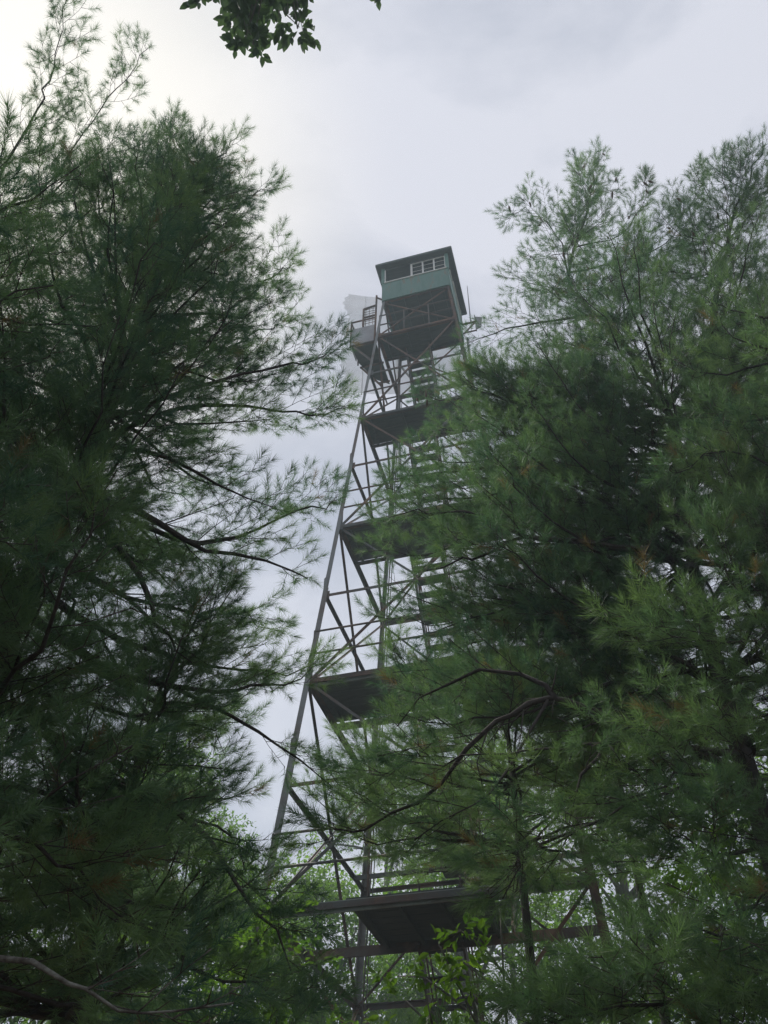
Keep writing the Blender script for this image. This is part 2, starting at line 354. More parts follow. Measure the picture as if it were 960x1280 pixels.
m.tube([(-2.04, -1.13, 24.0), (-2.0, -0.45, 24.0), (-1.68, 0.25, 24.0)], 0.022, 6)
m.tube([(-1.97, -1.13, 23.62), (-2.03, -1.13, 24.04)], 0.02, 6)
m.build('railing', M['rust'], balc)
m = MB()
m.tube([(-1.28, -1.14, ZB - 0.1), (-1.25, -1.14, 25.25)], 0.035, 6); m.tube([(-1.25, -1.14, 25.15), (-1.08, -1.1, 25.0)], 0.03, 6)
m.build('post', M['rust'], balc)
m = MB()
m.bar((-1.66, -1.14, 23.62), (-1.66, -1.14, 24.62), 0.05, 0.05); m.bar((-1.66, -1.14, 24.62), (-1.28, -1.14, 24.68), 0.05, 0.05)
m.bar((-1.66, -1.14, 24.12), (-1.28, -1.14, 24.12), 0.045, 0.045)
for t in np.linspace(0.2, 0.8, 3): x = -1.66 + 0.38 * t; m.bar((x, -1.14, 23.62), (x, -1.14, 24.63), 0.012, 0.012)
for z in np.linspace(23.75, 24.55, 7): m.bar((-1.65, -1.14, z), (-1.29, -1.14, z), 0.012, 0.012)
m.build('gate', M['rust'], balc)
m = MB()   # brackets carrying the balcony from the leg
for y in (-1.06, -0.3, 0.4):
    m.bar((-hw(21.6), y if y > -1 else -1.16, 21.6), (-1.95 if y < 0 else -1.55, y, ZB - 0.03), 0.05, 0.05); m.bar((-hw(22.7), y, ZB - 0.035), (-1.98 if y < 0 else -1.6, y, ZB - 0.035), 0.06, 0.04)
m.build('bracket', M['rust'], balc)
# extra dish mast / verticals at the back left of the cabin
m = MB()
m.tube([(-1.15, 1.2, 19.5), (-1.15, 1.2, 27.5)], 0.05, 8); m.tube([(-0.2, 1.35, 20.7), (-0.2, 1.3, 25.6)], 0.04, 8)
m.tube([(1.2, 1.25, 20.7), (1.2, 1.25, 25.4)], 0.045, 8)
m.build('mast', M['panelgrey'], tw)
# small bracket on the right
m = MB(); m.bar((1.2, 0.1, 24.45), (1.66, 0.1, 24.45), 0.05, 0.05); m.bar((1.22, 0.1, 23.9), (1.62, 0.1, 24.42), 0.035, 0.035); m.bar((1.2, 0.1, 23.95), (1.63, 0.1, 23.95), 0.035, 0.035)
m.build('aerial_bracket', M['rust'], tw)

# cable conduit running up a back leg
m = MB(); m.tube([corner(3, 0.4, 0.25), corner(3, 12, 0.2), corner(3, 22.8, 0.15)], 0.018, 6); m.tube([corner(3, 0.4, 0.34), corner(3, 12, 0.29), corner(3, 22.8, 0.24)], 0.012, 6); m.build('conduit', M['steel'], tw)

Rz = Matrix.Rotation(TR, 4, 'Z')
def tloc(x, y, z): v = Rz @ Vector((x, y, z)); return (v.x + TX, v.y + TY, v.z)
# grid antenna behind the tower head
ga = empty('grid_antenna', tloc(-1.15, 1.35, 23.9), TR)
tag(ga, 'large pale grey grid reflector antenna with ragged edge behind the cabin', 'antenna')
rnd = random.Random(11)
m = MB(); W = 3.05; x00 = -0.1 + 1.15
for i in range(150):
    z = 0.1 + i * 0.0415; 
    xl = -W + 0.10 * math.sin(i * 0.13) + 0.03 * math.sin(i * 0.7) + rnd.uniform(-0.01, 0.01); xr = 0.95 + 0.05 * math.sin(i * 0.5)
    if i < 80: xl += 0.05 + 0.12 * (i > 60) 
    pts = []
    for t in np.linspace(0, 1, 9):
        x = xl + (xr - xl) * t; u = x / 3.0; pts.append((x + x00, 0.55 - 0.75 * u * u + 0.05, z))
    for a, b2 in zip(pts, pts[1:]): m.bar(a, b2, 0.009, 0.008)
m.build('reflector_rods', M['grid'], ga)
m = MB()
for x in (-2.4, -1.3, -0.2, 0.8):
    u = x / 3.0; m.tube([(x + x00, 0.63 - 0.75*u*u, 0.05), (x + x00, 0.63 - 0.75*u*u, 6.3)], 0.02, 6)
m.build('rib', M['grid'], ga)
m = MB(); m.bar((0, 0, 1.0), (0.2, 0.55, 1.0), 0.06); m.bar((0, 0, 3.0), (0.2, 0.55, 3.0), 0.06); m.build('mounting_arm', M['panelgrey'], ga)
# whip aerial and sheet antenna on the right
wa = MB(); wa.tube([(0, 0, 0), (-0.01, 0, 0.3), (0.02, 0, 2.3)], [0.03, 0.022, 0.010], 6)
o = wa.build('whip_aerial', M['panelgrey']); o.location = tloc(1.49, 0.1, 24.42); o.rotation_euler = (0, 0, TR)
tag(o, 'thin upright whip aerial on the right side of the tower head', 'aerial')
m = MB(); prof = [(0, 0), (0.22, -0.12), (0.16, -0.62), (-0.02, -0.7)]
m.add([(x, 0, z) for x, z in prof] + [(x, 0.05, z) for x, z in prof], [(0, 1, 2, 3), (7, 6, 5, 4), (0, 4, 5, 1), (1, 5, 6, 2), (2, 6, 7, 3), (3, 7, 4, 0)])
m.bar((0.0, 0.025, 0.12), (0.0, 0.025, -0.8), 0.03)
o = m.build('panel_antenna', M['panelgrey']); o.location = tloc(1.62, 0.1, 24.75); o.rotation_euler = (0, 0, TR)
tag(o, 'small grey panel antenna hung beside the right cabin leg', 'antenna')

# ---------------------------------------------------------------- pines
def shoot_templates(k, needles, length, nl, w, seed):
    rnd = np.random.RandomState(seed); outl = []
    for _ in range(k):
        t = rnd.rand(needles) ** 0.8 * length; az = rnd.rand(needles) * 2 * np.pi
        sp = np.radians(rnd.uniform(32, 78, needles)) * (1.1 - 0.6 * t / length); ln = nl * rnd.uniform(0.75, 1.1, needles)
        d = np.stack([np.sin(sp) * np.cos(az), np.sin(sp) * np.sin(az), np.cos(sp)], 1)
        base = np.stack([0 * t, 0 * t, t], 1)
        side = np.cross(d, rnd.randn(needles, 3)); side /= np.linalg.norm(side, axis=1)[:, None]
        tip = base + d * ln[:, None]; tip[:, 2] += 0.0
        v = np.stack([base - side * w / 2, base + side * w / 2, tip], 1)
        outl.append(v.reshape(-1, 3))
    return np.array(outl)
SH_NEAR = shoot_templates(14, 74, 0.14, 0.105, 0.0029, 1)
SH_FAR = shoot_templates(8, 34, 0.15, 0.092, 0.0042, 2)

def catmull(pts, n):
    P = [2 * pts[0] - pts[1]] + list(pts) + [2 * pts[-1] - pts[-2]]; o = []
    m = len(pts) - 1
    for k in range(n + 1):
        s = k / n * m; i = min(int(s), m - 1); t = s - i
        a, b, c, d = P[i], P[i+1], P[i+2], P[i+3]
        o.append(0.5 * ((2*b) + (c - a) * t + (2*a - 5*b + 4*c - d) * t*t + (3*b - a - 3*c + d) * t**3))
    return o
UP = Vector((0, 0, 1))
class Tree:
    def __init__(s, seed, base, trunk=None, rk=0.62):
        s.trunk = [Vector(p) for p in trunk] if trunk else None; s.rk = rk; s.extra = []
        s.r = random.Random(seed); s.base = Vector(base); s.limbs = []; s.sp = []; s.sd = []; s.ss = []; s.st = []; s.tw = []; s.tl = 0; s.t2 = 0
    def jit(s, a): r = s.r; return Vector((r.gauss(0, a), r.gauss(0, a), r.gauss(0, a)))
    def shoot(s, p, d, sc): s.sp.append(tuple(p)); s.sd.append(tuple(d)); s.ss.append(sc); s.st.append(s.tl + s.t2)
    def limb(s, pts, r0, f0=0.25, dens=1.0, secl=0.42, smax=1.15, lift=0.25, rough=0.03, mb=None, sc=1.0, tert=1.0, tip=True, material=None, snap=True):
        rnd = s.r; pts = [Vector(p) for p in pts]; r0 = r0 * s.rk
        if snap and s.trunk:
            best = None
            for a, b in [ab for pl in [s.trunk] + s.extra for ab in zip(pl, pl[1:])]:
                e = b - a; tt = max(0, min(1, (pts[0] - a).dot(e) / e.length_squared)); q = a + e * tt
                if best is None or (q - pts[0]).length < (best - pts[0]).length: best = q
            if (best - pts[0]).length > 0.03: pts = [best - UP * min(0.3, 0.1 * (best - pts[0]).length)] + (pts if (best - pts[0]).length > 0.35 else pts[1:])
        Ln = sum((b - a).length for a, b in zip(pts, pts[1:])); n = max(6, int(Ln / 0.22))
        c = catmull(pts, n); c = [c[0]] + [p + s.jit(rough * 0.8) * (0.3 + i / n) for i, p in enumerate(c[1:])]
        own = mb is None; s.tl = rnd.gauss(0, 0.13)
        if own: mb = MB(); s.limbs.append((mb, material))
        mb.tube(c, [max(0.004, r0 * (1 - 0.88 * (i / n) ** 0.9) * rnd.uniform(0.88, 1.14)) for i in range(n + 1)], 7 if r0 > 0.03 else 5)
        seg = Ln / n; step = 0.115 / dens; pos = f0 * Ln; side = 1
        q = 0.08 * Ln
        while r0 > 0.02 and q < pos:      # dead twigs on the bare inner part of the bough
            i = min(int(q / seg), n - 1); p = c[i].lerp(c[i+1], q / seg - i); d = (c[i+1] - c[i]).normalized()
            e = (d * 0.7 + s.jit(0.55) - UP * 0.1).normalized(); l = rnd.uniform(0.08, 0.5); m1 = p + e * l * 0.5; m2 = m1 + (e + s.jit(0.3)).normalized() * l * 0.5
            mb.tube([p, m1, m2], [0.007, 0.005, 0.002], 4)
            if l > 0.25: mb.tube([m1, m1 + (e + s.jit(0.5)).normalized() * l * 0.4], [0.004, 0.002], 3)
            q += rnd.uniform(0.08, 0.26)
        while pos < Ln:
            i = min(int(pos / seg), n - 1); t = pos / seg - i; p = c[i].lerp(c[i+1], t); d = (c[i+1] - c[i]).normalized()
            lat = d.cross(UP);
            if lat.length < 0.25: lat = d.cross(Vector((rnd.random() - .5, rnd.random() - .5, 0.2)))
            lat.normalize(); side = -side
            ang = R(rnd.uniform(38, 68)); dd = (d * math.cos(ang) + lat * side * math.sin(ang) + UP * rnd.gauss(lift * 0.6, 0.28) + s.jit(0.08)).normalized()
            rem = Ln - pos
            l = min(smax, (secl * rem + 0.16)) * rnd.uniform(0.55, 1.1) * min(1, 0.5 + 1.5 * pos / Ln)
            s.second(p, dd, l, d, lift, mb, max(0.003, r0 * 0.22 * (1 - 0.8 * pos / Ln)), sc, tert)
            pos += step * rnd.uniform(0.6, 1.4)
        if tip: s.shoot(c[-1], (c[-1] - c[-2]).normalized(), sc * 1.05)
        return c
    def second(s, p, d, l, main, lift, mb, r, sc, tert):
        rnd = s.r; n = 3; pts = [p]; q = p; dd = d; s.t2 = rnd.gauss(0, 0.12)
        for k in range(n):
            dd = (dd + main * 0.16 + UP * lift * 0.35 + s.jit(0.07)).normalized(); q = q + dd * (l / n); pts.append(q)
        mb.tube(pts, [r, r * 0.75, r * 0.55, 0.0025], 4)
        step = 0.085 / tert; pos = 0.22 * l; side = rnd.choice((1, -1))
        while pos < l:
            i = min(int(pos / (l / n)), n - 1); t = pos / (l / n) - i; a = pts[i].lerp(pts[i+1], t); e = (pts[i+1] - pts[i]).normalized()
            lat = e.cross(UP); lat = lat.normalized() if lat.length > 0.1 else Vector((1, 0, 0)); side = -side
            ang = R(rnd.uniform(30, 60)); td = (e * math.cos(ang) + lat * side * math.sin(ang) + UP * rnd.gauss(lift * 0.9, 0.3)).normalized()
            tl = rnd.uniform(0.03, 0.10) + 0.16 * (l - pos)
            b = a + td * tl; s.tw.append((tuple(a), tuple(b))); s.shoot(b - td * 0.02, (td + e * 0.25 + UP * 0.08).normalized(), sc * rnd.uniform(0.75, 1.1))
            if tl > 0.13: 
                for sd_ in (-1, 1):
                    td2 = (td + lat.cross(td) * 0.2 + e * sd_ * 0.8 + s.jit(0.1)).normalized(); s.shoot(a.lerp(b, rnd.uniform(0.4, 0.7)), td2, sc * rnd.uniform(0.6, 0.9))
            pos += step * rnd.uniform(0.7, 1.3)
        s.shoot(pts[-1], (pts[-1] - pts[-2]).normalized(), sc)
    def reach(s, targets, r0=0.04, drop=1.2, **k):
        for T in targets:
            T = Vector(T); z = T.z - drop * s.r.uniform(0.6, 1.3); p = s.trunk[-1]
            for a, b in zip(s.trunk, s.trunk[1:]):
                if a.z <= z <= b.z: p = a.lerp(b, (z - a.z) / (b.z - a.z)); break
            d = T - p; s.limb([p, p + d * 0.33 + UP * 0.12 + s.jit(0.1), p + d * 0.67 - UP * 0.02 + s.jit(0.1), T], r0, snap=False, **k)
    def auto(s, trunk, z0, z1, n, Lf, r0=0.05, f0=0.3, avoid=None, rise=(0.1, 0.5), tier=0.72, **k):
        """limbs in loose whorls between heights z0 and z1"""
        rnd = s.r; tr = [Vector(p) for p in trunk]; az = rnd.uniform(0, 6.28)
        for i in range(n):
            z = z0 + (z1 - z0) * ((i + rnd.random() * 0.7) / n); z = z0 + (math.floor((z - z0) / tier) + 0.5) * tier + rnd.gauss(0, 0.07); az += 2.4 + rnd.uniform(-0.5, 0.5)
            for a, b in zip(tr, tr[1:]):
                if a.z <= z <= b.z: p = a.lerp(b, (z - a.z) / (b.z - a.z)); break
            else: p = tr[-1]
            t = min(1, max(0, (z - z0) / (z1 - z0))); l = Lf(t) * rnd.uniform(0.75, 1.15)
            if avoid and avoid(az % 6.283, z, p + Vector((math.sin(az), math.cos(az), 0)) * l): continue
            h = Vector((math.sin(az), math.cos(az), 0)); ri = rise[0] + (rise[1] - rise[0]) * t
            pts = [p, p + h * l * 0.35 + UP * (ri * 0.30 * l), p + h * l * 0.7 + UP * (ri * 0.55 * l) + s.jit(0.06), p + h * l + UP * (ri * l + 0.10 * l)]
            s.limb(pts, r0 * (0.45 + 0.55 * l / 3), f0=f0 * (1 - 0.5 * t), **k)
    def finish(s, name, label, cat, group, trunk, rad, T, seed=0, bark='bark', needles='needle', tint=(0, 1)):
        root = empty(name, s.base); tag(root, label, cat, group)
        B = s.base
        m = MB(); tp = catmull([Vector(p) for p in trunk], max(10, len(trunk) * 6)); n = len(tp)
        m.tube(tp, [rad * (1 - 0.9 * (i / (n - 1)) ** 1.1) * (1.25 if i == 0 else 1) for i in range(n)], 12)
        def loc(mb): mb.v = [(x - B.x, y - B.y, z - B.z) for x, y, z in mb.v]; return mb
        loc(m).build('trunk', M[bark], root, True)
        for mb, mt in s.limbs: loc(mb).build('branch', M[mt or bark], root, True)
        P = np.array(s.sp) - np.array(B); D = np.array(s.sd); S = np.array(s.ss); k = len(P); rs = np.random.RandomState(seed + 5)
        a = np.cross(D, rs.randn(k, 3)); a /= np.linalg.norm(a, axis=1)[:, None]; b2 = np.cross(D, a)
        Mx = np.stack([a, b2, D], 2) * S[:, None, None]
        idx = rs.randint(0, len(T), k)
        V = np.einsum('kij,knj->kni', Mx, T[idx]) + P[:, None, :]
        V[:, :, 2] -= 0.0
        nv = V.shape[1]; V = V.reshape(-1, 3); print('SHOOTS', k, 'limbs', len(s.limbs))
        # thin twigs as slim three-sided strips inside the crown mesh
        tint_a = np.repeat(np.clip(np.array(s.st) + (0.15 + 0.5 * rs.beta(2, 2.6, k)) * (tint[1] - tint[0]) + tint[0], 0, 1) + 2 * (rs.rand(k) < 0.012), nv)
        crown = tri_mesh('crown', V, tint_a, M[needles], root)
        if s.tw:
            A = np.array([t[0] for t in s.tw]) - np.array(B); E = np.array([t[1] for t in s.tw]) - np.array(B)
            d = E - A; u = np.cross(d, rs.randn(len(A), 3)); u /= np.linalg.norm(u, axis=1)[:, None]; w = np.cross(d, u); w /= np.linalg.norm(w, axis=1)[:, None]
            r_ = 0.0032; c = [u * r_, (-0.5 * u + 0.87 * w) * r_, (-0.5 * u - 0.87 * w) * r_]
            tr = []
            for i in range(3):
                j = (i + 1) % 3; tr += [A + c[i], A + c[j], E + c[j] * 0.5]
            tri_mesh('twigs', np.stack(tr, 1).reshape(-1, 3), None, M['twig'], crown)
        return root
def tri_mesh(name, V, tint, m, parent, poly=3):
    me = bpy.data.meshes.new(name); n = len(V); me.vertices.add(n); me.vertices.foreach_set('co', V.astype(np.float32).ravel())
    me.loops.add(n); me.loops.foreach_set('vertex_index', np.arange(n, dtype=np.int32))
    me.polygons.add(n // poly); me.polygons.foreach_set('loop_start', np.arange(0, n, poly, dtype=np.int32)); me.polygons.foreach_set('loop_total', np.full(n // poly, poly, dtype=np.int32))
    me.update(calc_edges=True)
    if tint is not None:
        at = me.attributes.new('tint', 'FLOAT', 'POINT'); at.data.foreach_set('value', tint.astype(np.float32))
    me.materials.append(m); o = bpy.data.objects.new(name, me); C.objects.link(o); o.parent = parent
    return o

def cones(root, pts):
    m = MB(); m.tube([(0, 0, 0), (0, 0, -0.02), (0.004, 0, -0.06), (0.012, 0, -0.11), (0.02, 0, -0.15)], [0.004, 0.014, 0.021, 0.017, 0.005], 8)
    first = m.build('pine_cone', M['cone'], root, True); first.location = Vector(pts[0]) - root.location
    for i, p in enumerate(pts[1:]):
        c = first.copy(); C.objects.link(c); c.parent = root; c.location = Vector(p) - root.location; c.rotation_euler = (math.sin(i * 1.7) * 0.4, math.cos(i * 2.3) * 0.4, i); c.scale = [0.8 + 0.25 * math.sin(i)] * 3
def pines():
    G = 'white pines round the tower'
    # left pine whose boughs reach towards the tower
    tA = [(-2.42, 4.42, -0.2), (-2.46, 4.38, 4), (-2.40, 4.40, 8), (-2.45, 4.36, 11), (-2.42, 4.38, 12.6)]
    t = Tree(1, (tA[0][0], tA[0][1], 0), tA)
    H = [([(-2.31, 4.44, 7.98), (-1.79, 4.77, 9.49), (-1.42, 5.00, 10.73), (-1.14, 5.07, 11.38)], .04, .3),
         ([(-2.56, 4.29, 10.39), (-2.08, 4.44, 11.34), (-1.73, 4.48, 11.88), (-1.46, 4.57, 12.33)], .03, .25),
         ([(-2.24, 4.47, 7.42), (-2.02, 4.90, 8.63), (-1.60, 5.16, 9.61), (-1.09, 5.39, 10.79)], .04, .35),
         ([(-2.25, 4.46, 7.19), (-1.52, 4.66, 8.21), (-0.90, 4.92, 8.83), (-0.52, 5.07, 9.35)], .04, .3),
         ([(-2.42, 4.37, 6.87), (-1.85, 4.86, 8.02), (-1.23, 5.26, 8.46), (-0.74, 5.45, 8.65), (-0.42, 5.58, 8.98)], .045, .35),
         ([(-2.47, 4.35, 6.84), (-1.97, 4.27, 6.67), (-1.58, 4.32, 6.55), (-1.28, 4.42, 6.39), (-0.90, 4.61, 6.34)], .045, .3),
         ([(-2.42, 4.38, 6.12), (-2.12, 4.86, 6.47), (-1.65, 5.35, 6.68), (-1.24, 5.77, 7.28), (-0.73, 6.16, 7.95), (-0.51, 6.28, 8.22)], .05, .35),
         ([(-2.43, 4.37, 6.03), (-1.98, 4.48, 6.22), (-1.67, 4.71, 6.16), (-1.32, 4.93, 6.12), (-0.98, 5.21, 6.29), (-0.67, 5.46, 6.39)], .06, .3),
         ([(-2.43, 4.37, 5.33), (-2.04, 5.00, 5.39), (-1.63, 5.57, 5.57), (-1.13, 6.10, 5.87), (-0.48, 6.68, 6.29)], .05, .35),
         ([(-2.42, 4.38, 5.12), (-1.85, 4.86, 4.94), (-1.38, 5.43, 5.21), (-0.95, 5.92, 5.57), (-0.63, 6.27, 5.95)], .05, .3),
         ([(-2.45, 4.36, 6.47), (-1.92, 4.40, 5.73), (-1.62, 4.52, 5.30), (-1.48, 4.67, 5.13), (-1.34, 4.82, 4.97)], .05, .45),
         ([(-2.41, 4.38, 5.64), (-2.06, 4.99, 5.77), (-1.64, 5.56, 6.06), (-1.32, 5.96, 6.37), (-1.04, 6.32, 6.46)], .04, .35),
         ([(-2.37, 4.40, 8.89), (-2.39, 4.16, 10.12), (-2.53, 3.96, 11.32), (-2.74, 3.82, 12.73)], .03, .3),
         ([(-2.47, 4.35, 11.11), (-2.49, 4.45, 12.27), (-2.58, 4.52, 13.51)], .02, .3)]
    for pts, r, f in H: t.limb(pts, r, f0=f, smax=0.75, dens=0.85)
    t.limb(tA[3:], .03, f0=0, smax=.5); t.limb([tA[2], (-2.42, 4.38, 9.6), tA[3]], .03, f0=0, smax=.8)
    t.auto(tA, 2.6, 12.3, 165, lambda u: max(0.4, 1.95 - 2.1 * max(0, u - 0.3)), f0=0.12, tier=0.85, avoid=lambda az, z, e: e.x > -1.0 and e.y > 2.6)
    t.reach([(-2.06, 3.31, 5.16), (-1.97, 3.36, 5.78), (-1.96, 3.26, 4.60), (-1.96, 3.48, 6.51), (-1.92, 3.16, 5.24), (-1.88, 3.19, 4.17), (-1.78, 3.47, 5.19), (-1.94, 3.61, 7.23)], drop=0.8, f0=0.2, r0=0.03, smax=1.1)
    t.finish('pine_tree', 'dense dark white pine left of the tower with boughs reaching towards its legs', 'pine tree', G, tA, 0.12, SH_NEAR)
    # second pine at the far left, its top boughs against the glare
    tB = [(-4.35, 3.3, -0.2), (-4.3, 3.35, 6), (-4.32, 3.3, 9.6)]
    t = Tree(2, (tB[0][0], tB[0][1], 0), tB)
    H = [([(-3.58, 3.34, 8.04), (-3.46, 3.03, 9.22), (-3.37, 2.83, 10.10), (-3.40, 2.63, 11.02), (-3.47, 2.36, 11.89)], .035, .25),
         ([(-3.66, 3.26, 8.32), (-3.30, 3.20, 8.77), (-3.13, 3.23, 9.38), (-3.06, 3.16, 11.33), (-2.98, 3.10, 12.90)], .035, .25),
         ([(-3.58, 3.34, 8.04), (-3.26, 3.38, 9.16), (-3.07, 3.42, 10.13), (-2.77, 3.55, 11.09)], .03, .3),
         ([(-3.42, 3.51, 7.43), (-3.20, 3.58, 8.49), (-2.93, 3.67, 9.65), (-2.84, 3.62, 10.72)], .03, .3)]
    for pts, r, f in H: t.limb(pts, r, f0=f, smax=0.5, lift=0.3)
    t.auto(tB, 3.0, 8.2, 52, lambda u: 2.3 - 0.8 * u, f0=0.15, avoid=lambda az, z, e: z > 7.3 and e.x > -3.6)
    t.finish('pine_tree', 'far left white pine whose top boughs rise against the bright corner of sky', 'pine tree', G, tB, 0.13, SH_NEAR, 1)
    # near low pine at the left, bare lichen grey limb at the bottom
    tC = [(-1.98, 5.75, -0.2), (-1.9, 5.72, 3), (-1.78, 5.72, 5.6)]
    t = Tree(3, (tC[0][0], tC[0][1], 0), tC)
    H = [([(-2.04, 5.54, 4.34), (-1.56, 5.17, 4.22), (-1.20, 5.06, 3.97), (-0.92, 4.91, 3.69), (-0.67, 4.75, 3.35), (-0.43, 4.68, 3.07)], .05, .6),
         ([(-1.27, 5.09, 4.03), (-0.96, 5.31, 4.02), (-0.75, 5.55, 4.01)], .02, .4),
         ([(-2.48, 5.46, 4.80), (-2.09, 5.20, 4.56), (-1.60, 5.16, 4.43), (-1.12, 5.28, 4.48)], .03, .5),
         ([(-1.71, 5.75, 5.47), (-1.16, 5.99, 5.27), (-0.72, 6.16, 5.07), (-0.42, 6.29, 4.89)], .035, .45),
         ([(-1.77, 5.63, 3.77), (-1.37, 6.05, 3.82), (-1.11, 6.40, 4.06), (-0.92, 6.84, 4.48)], .03, .3),
         ([(-1.80, 5.62, 3.72), (-2.07, 5.10, 3.71), (-2.27, 4.68, 3.59)], .04, .3),
         ([(-1.78, 5.63, 3.82), (-1.28, 5.14, 3.31), (-0.80, 4.94, 3.04), (-0.44, 4.88, 2.90)], .035, .35)]
    for i, (pts, r, f) in enumerate(H): t.limb(pts, r, f0=f, smax=0.7, snap=i != 1)
    t.auto(tC, 2.7, 5.5, 56, lambda u: 1.9 - 0.9 * u, f0=0.1, avoid=lambda az, z, e: e.x > -0.9 and e.y > 3)
    t.finish('pine_tree', 'low leaning white pine at the lower left with a drooping bare bough', 'pine tree', G, tC, 0.13, SH_NEAR, 2)
    tD = [(-2.75, 2.4, -0.2), (-2.7, 2.45, 2.5), (-2.75, 2.4, 5.5), (-2.7, 2.4, 6.6)]
    t = Tree(4, (tD[0][0], tD[0][1], 0), tD)
    t.limb([(-1.73, 3.16, 2.66), (-1.31, 3.03, 2.55), (-1.11, 3.00, 2.51), (-0.94, 3.06, 2.46), (-0.77, 3.11, 2.43), (-0.48, 3.16, 2.40)], .026, f0=.55, dens=.6, material='lichenbark', smax=.5)
    t.limb([(-1.84, 3.09, 3.17), (-1.45, 3.19, 3.02), (-1.24, 3.38, 2.97), (-1.02, 3.66, 2.91)], .03, f0=.4, smax=.6)
    t.auto(tD, 2.4, 6.3, 44, lambda u: 1.6 - 0.8 * u, avoid=lambda az, z, e: e.x > -1.3 or e.y < 1.4)
    t.finish('pine_tree', 'nearest pine at the bottom left edge with a lichen grey limb', 'pine tree', G, tD, 0.12, SH_NEAR, 3)
    # big forked pine on the right
    tE = [(3.05, 6.2, -0.2), (3.0, 6.3, 3.5), (3.09, 6.28, 6.72), (3.42, 6.11, 9.77)]
    t = Tree(5, (tE[0][0], tE[0][1], 0), tE)
    OFF = [(1.33, 5.54, 6.97), (1.11, 4.79, 4.72), (1.17, 4.79, 4.71)]
    H = [([(3.01, 6.32, 7.28), (2.48, 5.68, 6.93), (1.73, 5.54, 6.90), (1.26, 5.56, 7.00), (0.84, 5.74, 6.89), (0.46, 5.98, 6.95)], .07, .5),
         ([(1.33, 5.54, 6.97), (0.96, 5.82, 7.56), (0.51, 6.18, 7.93), (0.04, 6.40, 8.10)], .035, .2),
         ([(2.75, 6.33, 5.02), (1.93, 5.26, 4.77), (1.49, 4.88, 4.68), (1.08, 4.78, 4.72), (0.77, 4.84, 4.60), (0.29, 5.09, 4.20), (-0.13, 5.40, 4.10), (-0.35, 5.49, 4.10)], .055, .6),
         ([(2.81, 6.30, 5.23), (1.68, 4.92, 4.50), (1.18, 4.65, 4.29), (0.59, 4.76, 4.28), (-0.13, 5.00, 4.31)], .028, .72),
         ([(2.68, 6.36, 4.76), (1.87, 4.96, 4.17), (1.40, 4.70, 3.89), (0.99, 4.70, 3.69), (0.57, 4.77, 3.57)], .028, .7),
         ([(1.11, 4.79, 4.72), (0.77, 4.69, 4.15), (0.55, 4.67, 3.88), (0.17, 4.80, 3.76)], .02, .7),
         ([(1.17, 4.79, 4.71), (1.05, 4.84, 4.92), (0.69, 5.05, 5.14), (0.35, 5.29, 5.13), (0.11, 5.50, 4.99)], .04, .3),
         ([(2.69, 6.36, 5.74), (1.63, 4.94, 4.61), (1.27, 4.73, 4.19), (0.98, 4.70, 3.81), (0.69, 4.75, 3.44)], .04, .6),
         ([(3.03, 6.31, 12.26), (2.30, 6.40, 12.09), (1.64, 6.39, 11.88), (1.20, 6.39, 11.59)], .04, .15),
         ([(2.84, 6.40, 13.40), (2.82, 6.30, 14.64), (2.43, 6.35, 15.74), (2.11, 6.46, 15.67)], .022, .2),
         ([(3.21, 6.22, 14.18), (3.66, 6.08, 14.17), (4.19, 5.86, 14.84), (4.38, 5.72, 15.71)], .022, .2),
         ([(3.10, 6.28, 13.50), (3.85, 6.09, 13.51), (4.38, 5.84, 13.65), (4.78, 5.65, 14.65)], .025, .2),
         ([(3.37, 6.13, 10.57), (3.44, 6.33, 11.95), (3.58, 6.36, 13.15), (4.06, 6.18, 13.83)], .03, .25),
         ([(3.37, 6.13, 10.30), (2.74, 6.22, 10.72), (2.32, 6.28, 11.39), (2.12, 6.25, 12.39)], .04, .2),
         ([(3.40, 6.12, 9.70), (2.92, 6.36, 10.46), (2.32, 6.60, 11.09), (1.51, 6.84, 11.54)], .05, .25),
         ([(3.36, 6.14, 9.50), (2.49, 6.11, 9.47), (1.60, 6.20, 9.92), (0.94, 6.23, 10.48)], .05, .25),
         ([(3.31, 6.17, 8.93), (2.68, 6.90, 9.81), (1.88, 7.57, 11.18), (0.92, 8.05, 12.42), (0.68, 8.17, 12.70)], .05, .3),
         ([(3.27, 6.19, 8.54), (2.51, 6.43, 8.82), (1.58, 6.72, 9.31), (0.60, 6.87, 9.35), (0.10, 7.00, 9.35)], .055, .3),
         ([(3.19, 6.23, 8.07), (2.80, 7.28, 9.03), (2.05, 8.04, 10.31), (1.01, 8.74, 11.27), (0.25, 9.20, 11.03)], .055, .3),
         ([(3.01, 6.32, 6.70), (2.27, 6.20, 6.61), (1.66, 6.08, 6.72), (1.06, 6.21, 6.64), (0.45, 6.38, 6.50)], .05, .3),
         ([(2.96, 6.34, 6.34), (2.27, 6.41, 6.40), (1.70, 6.79, 6.79), (1.00, 7.13, 6.96), (0.33, 7.49, 6.91)], .045, .3),
         ([(3.17, 6.24, 7.96), (2.57, 6.19, 8.42), (2.36, 6.16, 9.23), (2.23, 6.10, 10.28)], .04, .3),
         ([(2.93, 6.36, 6.08), (1.99, 6.08, 5.73), (1.29, 5.86, 5.35), (0.69, 5.86, 5.21), (-0.02, 6.00, 5.38)], .04, .35),
         ([(2.72, 6.45, 4.81), (2.06, 6.17, 4.48), (1.67, 5.97, 4.27)], .03, .3)]
    t.extra.append(t.limb([(3.42, 6.11, 9.77), (3.36, 6.14, 10.49), (3.03, 6.31, 12.26), (2.84, 6.40, 13.40), (3.45, 6.09, 15.61), (3.83, 5.86, 16.86)], .08, f0=.2, smax=.9, snap=False))
